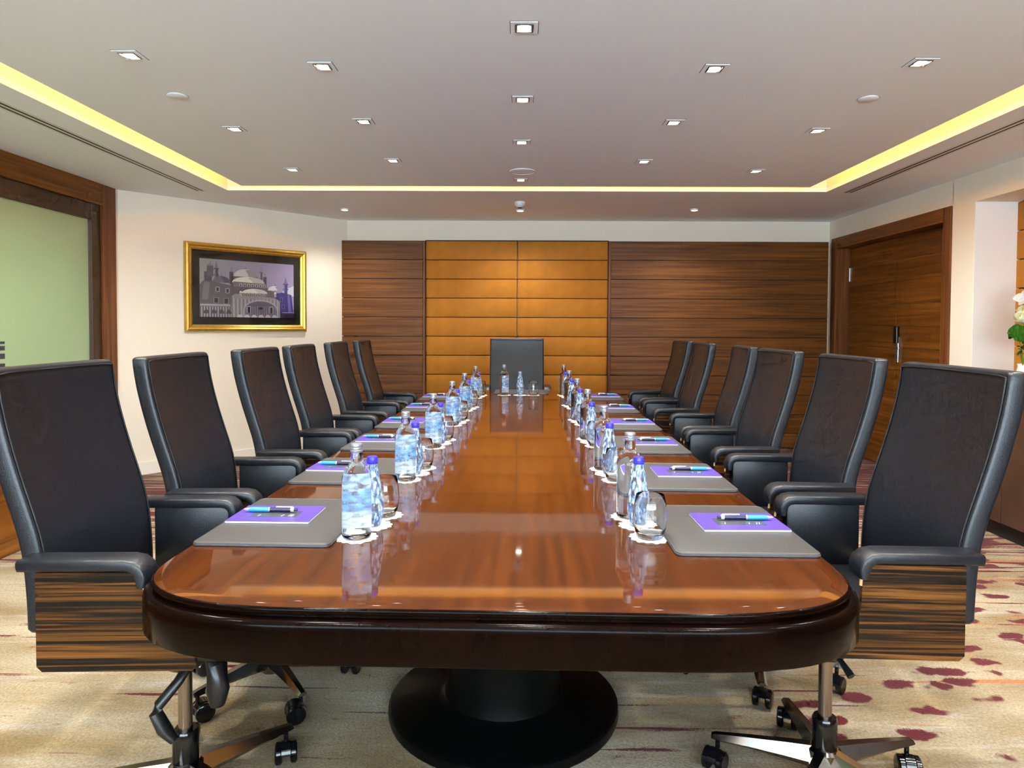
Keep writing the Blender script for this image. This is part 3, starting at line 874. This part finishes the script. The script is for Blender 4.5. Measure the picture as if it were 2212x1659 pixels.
    for k in range(5):
        a = 2 * PI * k / 5
        b = bmesh.new()
        rings = []
        for t, zt, zb, w in ((.030, .128, .068, .030), (.10, .122, .075, .026), (.20, .112, .082, .021), (.292, .102, .084, .0165), (.303, .098, .086, .014)):
            rings.append([(t, -w * .55, zb), (t, -w, zb + (zt - zb) * .35), (t, -w * .45, zt), (t, w * .45, zt), (t, w, zb + (zt - zb) * .35), (t, w * .55, zb)])
        loft(b, rings); bmesh.ops.rotate(b, verts=b.verts[:], cent=(0, 0, 0), matrix=Matrix.Rotation(a, 3, 'Z'))
        mesh_obj('base_leg', b, 'chrome', root, 30)
        # caster
        b = bmesh.new(); lathe(b, [(.007, .060), (.007, .090)], 12)
        swa = a * 2.3 + 1.1
        Mc = Matrix.Translation((.285 * math.cos(a), .285 * math.sin(a), 0)) @ Matrix.Rotation(swa, 4, 'Z')
        # hood over the wheels
        hood = []
        for yy in (-.013, .013):
            hood.append([(-.018 + .030 * math.cos(R(q)), yy, .031 + .0335 * math.sin(R(q))) for q in range(20, 175, 22)] + [(-.018 + .02 * math.cos(R(q)), yy, .031 + .02 * math.sin(R(q))) for q in range(170, 15, -22)])
        loft(b, hood)
        bmesh.ops.transform(b, matrix=Mc, verts=b.verts[:])
        cs = mesh_obj('caster', b, 'black_gloss', root, 40)
        for s in (-1, 1):
            b = bmesh.new()
            lathe(b, [(.012, -.010), (.026, -.010), (.031, -.006), (.031, .006), (.026, .010), (.010, .0085)], 24,
                  M=Mc @ Matrix.Translation((-.018, s * .0215, .031)) @ Matrix.Rotation(PI / 2, 4, 'X'))
            mesh_obj('wheel', b, 'black_gloss', cs, 40)
    return root
chair0 = build_chair()
BASE_KIDS = ('base_leg', 'caster', 'base_hub')
first = [True]
def place_chair(x, y, rz, base_rot, label):
    o = chair0 if first[0] else copy_tree(chair0)
    first[0] = False
    o.location = (x, y, 0); o.rotation_euler = (0, 0, rz)
    for ch in o.children:
        if ch.name.split('.')[0] in BASE_KIDS:
            ch.rotation_euler = (0, 0, base_rot - rz)
    tag(o, label, 'chair', 'black leather conference chairs')
    return o
loff = [.850, .858, .850, .862, .870, .862]
roff = [.895, .922, .915, .945, .920, .925]
left_y = [1.80, 2.43, 3.13, 3.75, 4.48, 5.13]
right_y = [1.885, 2.57, 3.27, 3.93, 4.72, 5.41]
lrot = [2, 3, 1.5, 2.5, 2.5, 3]
rrot = [2, 3, 1, 7, 3, 1]
lbase = [45, 20, 60, 10, 35, 50]
rbase = [16, 40, 5, 60, 25, 50]
names = ['nearest the viewpoint', 'second from the viewpoint', 'third from the viewpoint', 'fourth from the viewpoint', 'fifth from the viewpoint', 'farthest, by the panelled wall']
for i in range(6):
    place_chair(xc(left_y[i]) - loff[i], left_y[i], R(lrot[i]), R(lbase[i]), f'black leather high-back chair on the left side of the table, {names[i]}')
for i in range(6):
    place_chair(xc(right_y[i]) + roff[i], right_y[i], PI - R(rrot[i]), R(rbase[i]), f'black leather high-back chair on the right side of the table, {names[i]}')
place_chair(-.005, 6.00, -PI / 2, R(10), 'black leather high-back chair at the head of the table before tan panels')

# ------------------------------------------------------------------ things on the table
ZT = .75
def rot2(x, y, a): return (x * math.cos(a) - y * math.sin(a), x * math.sin(a) + y * math.cos(a))
def rounded_rect(hx, hy, r, n=5):
    pts = []
    for cx, cy, a0 in ((hx - r, hy - r, 0), (-(hx - r), hy - r, 90), (-(hx - r), -(hy - r), 180), (hx - r, -(hy - r), 270)):
        for k in range(n + 1):
            a = R(a0 + 90 * k / n); pts.append((cx + r * math.cos(a), cy + r * math.sin(a)))
    return pts
def build_folder():
    root = empty('desk_folder')
    def rr(ins, z): return [(x, y, z) for x, y in rounded_rect(.172 - ins, .222 - ins, .018)]
    b = bmesh.new(); loft(b, [rr(.002, .0), rr(0, .0015), rr(0, .0045), rr(.0015, .0055)]); mesh_obj('folder_core', b, 'folder_edge', root, 50)
    b = bmesh.new(); loft(b, [rr(.0008, .0055), rr(.001, .0078), rr(.003, .0085)]); mesh_obj('folder_cover', b, 'folder_grey', root, 50)
    b = bmesh.new(); tube(b, [(x, y, .0085) for x, y in rounded_rect(.164, .214, .014)], .0006, 4, True); mesh_obj('stitching', b, 'folder_edge', root)
    return root
def build_pad():
    root = empty('notepad')
    b = bmesh.new(); box(b, -.113, .113, -.080, .080, 0, .0045); mesh_obj('paper_block', b, 'paper_white', root)
    b = bmesh.new(); box(b, -.1135, .1135, -.0802, .0806, .0045, .0056); cv = mesh_obj('cover', b, 'pad_purple', root)
    b = bmesh.new(); box(b, -.066, .066, -.040, .026, .0056, .0058); mesh_obj('printed_band', b, 'print_dark', cv)
    b = bmesh.new()
    for x in (-.045, .02, .04, .047):
        vsx = [b.verts.new(p) for p in ((x, -.030, .00585), (x + .002, -.030, .00585), (x + .006, -.014, .00585), (x + .004, -.014, .00585))]
        b.faces.new(vsx)
    mesh_obj('printed_marks', b, 'paper_white', cv)
    return root
def build_pen():
    root = empty('ballpoint_pen')
    Mx = Matrix.Rotation(PI / 2, 4, 'Y')     # lathe axis z -> +x
    def seg(name, prof, mat):
        b = bmesh.new(); lathe(b, prof, 14, M=Mx); return mesh_obj(name, b, mat, root, 40)
    seg('tip', [(.0012, -.070), (.0018, -.068), (.0042, -.056)], 'pen_silver')
    seg('grip', [(.0044, -.056), (.0050, -.050), (.0050, -.006)], 'pen_blue')
    seg('collar', [(.0053, -.006), (.0053, -.003)], 'pen_silver')
    seg('barrel', [(.0050, -.003), (.0048, .050)], 'pen_navy')
    seg('end_ring', [(.0056, .050), (.0056, .058)], 'pen_silver')
    seg('button', [(.0030, .058), (.0030, .066)], 'pen_navy')
    b = bmesh.new(); box(b, .012, .055, -.0012, .0012, .005, .0072); mesh_obj('clip', b, 'pen_silver', root)
    return root
def build_doily():
    b = bmesh.new()
    n = 72
    def rg(s, z0, amp):
        return [(s * (.0515 + amp * math.cos(14 * 2 * PI * k / n)) * math.cos(2 * PI * k / n), s * (.0515 + amp * math.cos(14 * 2 * PI * k / n)) * math.sin(2 * PI * k / n), z0 + (.0006 * math.sin(5 * 2 * PI * k / n) + .0006 if s > .9 else 0)) for k in range(n)]
    loft(b, [rg(.78, 0, 0), rg(1, .0001, .003), rg(1, .0009, .003), rg(.78, .0014, 0), rg(.3, .0014, 0)])
    return mesh_obj('paper_doily', b, 'doily', None, 60)
def build_tall():
    root = empty('water_bottle')
    prof = [(.030, 0), (.0355, .003), (.0372, .009), (.0372, .150), (.0365, .158), (.0335, .168), (.0275, .178), (.0212, .1855), (.0178, .192), (.0160, .205), (.0146, .222)]
    b = bmesh.new(); lathe(b, prof, 40); bd = mesh_obj('bottle_body', b, 'glass_water', root, 60)
    # label strip wrapped round the back of the bottle
    b = bmesh.new()
    for z0, z1 in ((.020, .150),):
        A, B = [], []
        for k in range(25):
            a = R(-44 + 88 * k / 24)
            A.append(b.verts.new((.03735 * math.cos(a), .03735 * math.sin(a), z0))); B.append(b.verts.new((.03735 * math.cos(a), .03735 * math.sin(a), z1)))
        for k in range(24): b.faces.new((A[k], A[k + 1], B[k + 1], B[k]))
    mesh_obj('label', b, 'bottle_label', root, 60)
    b = bmesh.new(); lathe(b, [(.0152, .219), (.0158, .2205), (.0158, .2245), (.0150, .2255), (.0156, .2265), (.0156, .231), (.0150, .232), (.0155, .233), (.0155, .2385), (.0140, .241)], 28)
    mesh_obj('cap', b, 'cap_silver', root, 35)
    return root
def build_small(cap='cap_blue'):
    root = empty('small_bottle')
    prof = [(.018, 0), (.0215, .003), (.0235, .010), (.0285, .028), (.0308, .046), (.0300, .064), (.0268, .090), (.0225, .118), (.0178, .145), (.0142, .162), (.0125, .172)]
    b = bmesh.new(); lathe(b, prof, 36); mesh_obj('bottle_body', b, 'droplet_print', root, 60)
    b = bmesh.new(); lathe(b, [(.0142, .1695), (.0150, .171), (.0150, .1755), (.0140, .1765), (.0148, .1775), (.0148, .184), (.0130, .188)], 26)
    mesh_obj('cap', b, cap, root, 35)
    return root
def build_glass():
    prof = [(.0, .0), (.031, .0), (.0335, .003), (.0365, .010), (.0415, .030), (.0436, .050), (.0430, .068), (.0405, .088), (.0362, .110), (.0352, .1108), (.0351, .110), (.0394, .088), (.0419, .068), (.0425, .050), (.0403, .030), (.0350, .014), (.029, .010), (.0, .0095)]
    b = bmesh.new(); lathe(b, prof[1:-1], 40, True, True)
    return mesh_obj('water_glass', b, 'glass_clear', None, 60)
protos = {'folder': build_folder(), 'pad': build_pad(), 'pen': build_pen(), 'doily': build_doily(), 'tall': build_tall(), 'small': build_small(), 'glass': build_glass()}
fresh = {k: True for k in protos}
GR = {'folder': ('folder', 'grey desk folders'), 'pad': ('notepad', 'purple notepads'), 'pen': ('pen', 'blue ballpoint pens'), 'doily': ('doily', 'white paper doilies'),
      'tall': ('bottle', 'tall water bottles'), 'small': ('bottle', 'small water bottles with blue caps'), 'glass': ('glass', 'empty water glasses')}
def put(kind, x, y, z, rz, label):
    o = protos[kind] if fresh[kind] else copy_tree(protos[kind])
    fresh[kind] = False
    o.location = (x, y, z); o.rotation_euler = (0, 0, rz)
    tag(o, label, GR[kind][0], GR[kind][1])
    return o
place = ['nearest place', 'second place', 'third place', 'fourth place', 'fifth place', 'farthest place']
lf = [1.655, 2.315, 2.95, 3.60, 4.32, 4.99]      # near edge of each folder, left
rf = [1.605, 2.25, 2.915, 3.577, 4.31, 5.06]
lb = [1.735, 2.395, 3.05, 3.74, 4.40, 5.20]      # tall bottle, left
rb = [1.752, 2.41, 3.11, 3.80, 4.55, 5.27]       # glass, right
for side, sg in (('left', -1), ('right', 1)):
    for i in range(6):
        nf = (lf if sg < 0 else rf)[i]
        yc = nf + .222
        tr = -math.atan(TA) + R(random.uniform(-.4, .4))
        fx = xc(yc) + sg * (.765 - .172 - .004)
        w = f'at the {place[i]} on the {side} side'
        put('folder', fx, yc, ZT, tr, f'flat grey leather folder {w} of the table')
        py = yc + .035 + random.uniform(-.008, .008)
        px = fx + sg * (.050 if i != 2 else .035)
        pr = tr + R(random.uniform(-1.5, 1.5))
        put('pad', px, py, ZT + .0091, pr, f'purple notepad on the grey folder {w}')
        pn_ = put('pen', px + sg * .020, py + .010, ZT + .0091 + .0058 + .0074, pr + (0 if sg < 0 else PI), f'blue and navy ballpoint pen {w}'); pn_.scale = (1.12, 1.3, 1.3)
        if sg < 0:
            y0 = lb[i]; x0 = xc(y0) - .372 + (.018 * i / 5)
            seq = (('tall', x0, y0), ('small', x0 + .018, y0 + .105), ('glass', x0 + .030, y0 + .205))
        else:
            y0 = rb[i]; x0 = xc(y0) + .380 - (.025 * i / 5)
            seq = (('glass', x0, y0), ('small', x0 - .012, y0 + .103), ('tall', x0 - .022, y0 + .190))
        nmz = {'tall': 'tall clear water bottle with silver cap', 'small': 'small pale blue water bottle with blue cap', 'glass': 'empty rounded water glass'}
        for kd, x, y in seq:
            put('doily', x, y, ZT, random.uniform(0, 3), f'scalloped white paper doily under the {"tall bottle" if kd == "tall" else "small bottle" if kd == "small" else "glass"} {w}')
            put(kd, x, y, ZT + .0016, R(106 if sg < 0 else 150) if kd == 'tall' else random.uniform(0, 6), f'{nmz[kd]} {w}')
# head of the table
hx = xc(5.6) - .01
put('folder', hx, 5.68, ZT, PI / 2 - math.atan(TA), 'flat grey leather folder at the head of the table')
for kd, x in (('tall', -.105), ('small', .022), ('glass', .128)):
    y = 5.435
    put('doily', x, y, ZT, random.uniform(0, 3), f'scalloped white paper doily under the {"tall bottle" if kd == "tall" else "small bottle" if kd == "small" else "glass"} at the head of the table')
    ob_ = put(kd, x, y, ZT + .0016, R(60), {'tall': 'tall clear water bottle with silver cap at the head of the table', 'small': 'small pale water bottle with grey cap at the head of the table', 'glass': 'empty rounded water glass at the head of the table'}[kd])
    for ch in list(ob_.children):
        base_ = ch.name.split('.')[0]
        if kd == 'small' and base_ == 'cap':
            ch.data = ch.data.copy(); ch.data.materials[0] = MATS['cap_silver']
    if kd == 'small': ob_['group'] = 'small water bottle with grey cap'

# ------------------------------------------------------------------ right-hand cabinet and flowers
CX0, CX1, CY0, CY1, CZ = 2.97, NX - .03, -.6, 4.80, .86
cab_units = [(3.0, 4.80), (1.2, 2.995), (-.6, 1.195)]
for i, (ya, yb) in enumerate(cab_units):
    root = empty('sideboard', ((CX0 + CX1) / 2, (ya + yb) / 2, 0))
    tag(root, ['low dark brown sideboard below the flowers, beside the right-hand chairs', 'low dark brown sideboard beyond the right edge, middle unit', 'low dark brown sideboard beyond the right edge, nearest unit'][i], 'sideboard')
    hx_, hy_ = (CX1 - CX0) / 2, (yb - ya) / 2
    box_obj('carcass', (-hx_ + .02, hx_, -hy_, hy_, .09, CZ - .03), 'cabinet_dark', root)
    box_obj('plinth', (-hx_ + .04, hx_, -hy_, hy_, 0, .09), 'black_plinth', root)
    n = 3
    for k in range(n):
        a = -hy_ + 2 * hy_ * k / n
        box_obj('cabinet_door', (-hx_, -hx_ + .019, a + .003, a + 2 * hy_ / n - .003, .10, CZ - .036), 'cabinet_dark', root, .002)
    box_obj('worktop', (-hx_ - .012, hx_, -hy_, hy_, CZ - .03, CZ), 'cabinet_dark', root, .003)
def leaf_mesh(L_, W_, curl, cup=.2, n=9, wavy=0.0):
    b = bmesh.new()
    rows = []
    for i in range(n + 1):
        t = i / n
        w = W_ * (math.sin(PI * min(1, t * .93 + .05)) ** .75) * (1 - .25 * t) + .0005
        z = -curl * t * t * L_
        row = []
        for j in range(-3, 4):
            s = j / 3
            row.append(b.verts.new((t * L_, s * w, z + cup * w * s * s + wavy * math.sin(7 * t * PI + j) * .006)))
        rows.append(row)
    for a, c in zip(rows, rows[1:]):
        for k in range(6): b.faces.new((a[k], a[k + 1], c[k + 1], c[k]))
    r = bmesh.ops.solidify(b, geom=b.faces[:], thickness=.0012)
    return b
FX, FY = 3.42, 4.62
fl = empty('flower_arrangement', (FX, FY, CZ)); tag(fl, 'white orchids and roses with green leaves in a vase on the sideboard', 'flowers')
b = bmesh.new(); lathe(b, [(.05, 0), (.062, .006), (.070, .06), (.064, .13), (.052, .18), (.055, .20), (.050, .20), (.046, .18)], 32); mesh_obj('vase', b, 'vase_white', fl, 50)
def stem(p0, p1, bend=(0, 0, 0), r=.004):
    q = bmesh.new(); p0, p1, bd_ = Vector(p0), Vector(p1), Vector(bend)
    tube(q, [p0 + (p1 - p0) * t + bd_ * math.sin(PI * t) for t in [k / 8 for k in range(9)]], r, 7); mesh_obj('stem', q, 'stem_green', fl, 60)
def leaf(loc, rot, L_, W_, curl=.3, mat='leaf_green', cup=.2, wavy=0.0):
    o = mesh_obj('leaf', leaf_mesh(L_, W_, curl, cup, wavy=wavy), mat, fl, 60, loc); o.rotation_euler = rot; return o
def rose(loc, s=1.0):
    q = bmesh.new()
    for ly in range(4):
        n = 5 if ly < 3 else 4
        rad = (.046, .036, .026, .014)[ly] * s
        for k in range(n):
            a0 = 2 * PI * k / n + ly * .6
            g = []
            for i in range(6):
                v = i / 5
                row = []
                for j in range(7):
                    u = (j / 6 - .5) * 2 * PI / n * 1.35
                    rr_ = rad * (.35 + .75 * math.sin(min(1, v * 1.05) * PI * .55)) + (.006 * s * v * v if ly < 2 else -.004 * s * v)
                    zz = (-.028 + .062 * v - .012 * v * abs(u) * 2 + .004 * ly) * s
                    row.append(q.verts.new((rr_ * math.cos(a0 + u), rr_ * math.sin(a0 + u), zz)))
                g.append(row)
            for a_, c_ in zip(g, g[1:]):
                for j in range(6): q.faces.new((a_[j], a_[j + 1], c_[j + 1], c_[j]))
    o = mesh_obj('rose_bloom', q, 'rose_cream', fl, 80, loc); o.rotation_euler = (R(25), R(-25), 0)
def orchid(loc, rot, s=1.0):
    o0 = empty('orchid_bloom', loc, 0, fl); o0.rotation_euler = rot
    for k, (L_, W_) in enumerate(((.055, .030), (.050, .020), (.055, .030), (.048, .018), (.048, .018))):
        a = [0, 90, 180, 235, 305][k]
        q = leaf_mesh(L_ * s, W_ * s, .25, .25)
        bmesh.ops.rotate(q, verts=q.verts[:], cent=(0, 0, 0), matrix=Matrix.Rotation(R(a), 3, 'Z'))
        mesh_obj('petal', q, 'petal_white', o0, 60)
FZ = 0.20
stem((0, 0, .1), (-.03, -.03, .66), (.02, 0, 0)); stem((.0, 0, .1), (-.05, -.02, .52)); stem((0, 0, .1), (.03, .02, .60)); stem((0, 0, .1), (-.12, -.05, .43), (0, 0, .03))
stem((0, 0, .1), (.05, -.06, .50)); stem((0, 0, .1), (-.09, -.06, .30), (-.01, 0, .02), .006)
orchid((-.060, -.045, .64), (R(75), R(0), R(-25)), 1.15)
orchid((.06, -.05, .70), (R(75), R(0), R(-10)), 1.1)
orchid((.03, -.02, .60), (R(70), R(10), R(10)), 1.0)
rose((-.062, -.04, .500)); rose((.055, -.05, .50)); rose((.02, .05, .54)); rose((.12, .0, .47))
big = leaf((-.075, -.085, .400), (0, 0, 0), .115, .070, .10, 'leaf_green', .08, 1.0)
big.rotation_euler = (Matrix.Rotation(R(8), 3, 'Y') @ Matrix.Rotation(R(-18), 3, 'X') @ Matrix(((-1, 0, 0), (0, 0, -1), (0, -1, 0)))).to_euler()
big2 = leaf((.05, -.085, .435), (0, 0, 0), .13, .07, .15, 'leaf_green', .08, .6)
big2.rotation_euler = (Matrix.Rotation(R(-65), 3, 'Y') @ Matrix(((-1, 0, 0), (0, 0, -1), (0, -1, 0)))).to_euler()
leaf((-.03, -.03, .46), (R(20), R(10), R(205)), .06, .03, .4, 'leaf_dark')
leaf((.02, -.05, .44), (R(30), R(20), R(250)), .13, .05, .4, 'leaf_green', .1, .6)
leaf((.06, -.03, .40), (R(20), R(20), R(300)), .14, .05, .5, 'leaf_dark')
leaf((.05, .05, .42), (R(20), R(10), R(60)), .14, .05, .5, 'leaf_green')
leaf((.0, .05, .44), (R(20), R(10), R(85)), .12, .05, .5, 'leaf_green')
for k in range(9):
    a = 150 + k * 24
    leaf((-.075 + .012 * math.cos(k), -.06, .27 + .012 * k), (R(10), R(-10 + 18 * (k % 3)), R(a)), .055, .014, .3, 'leaf_dark')
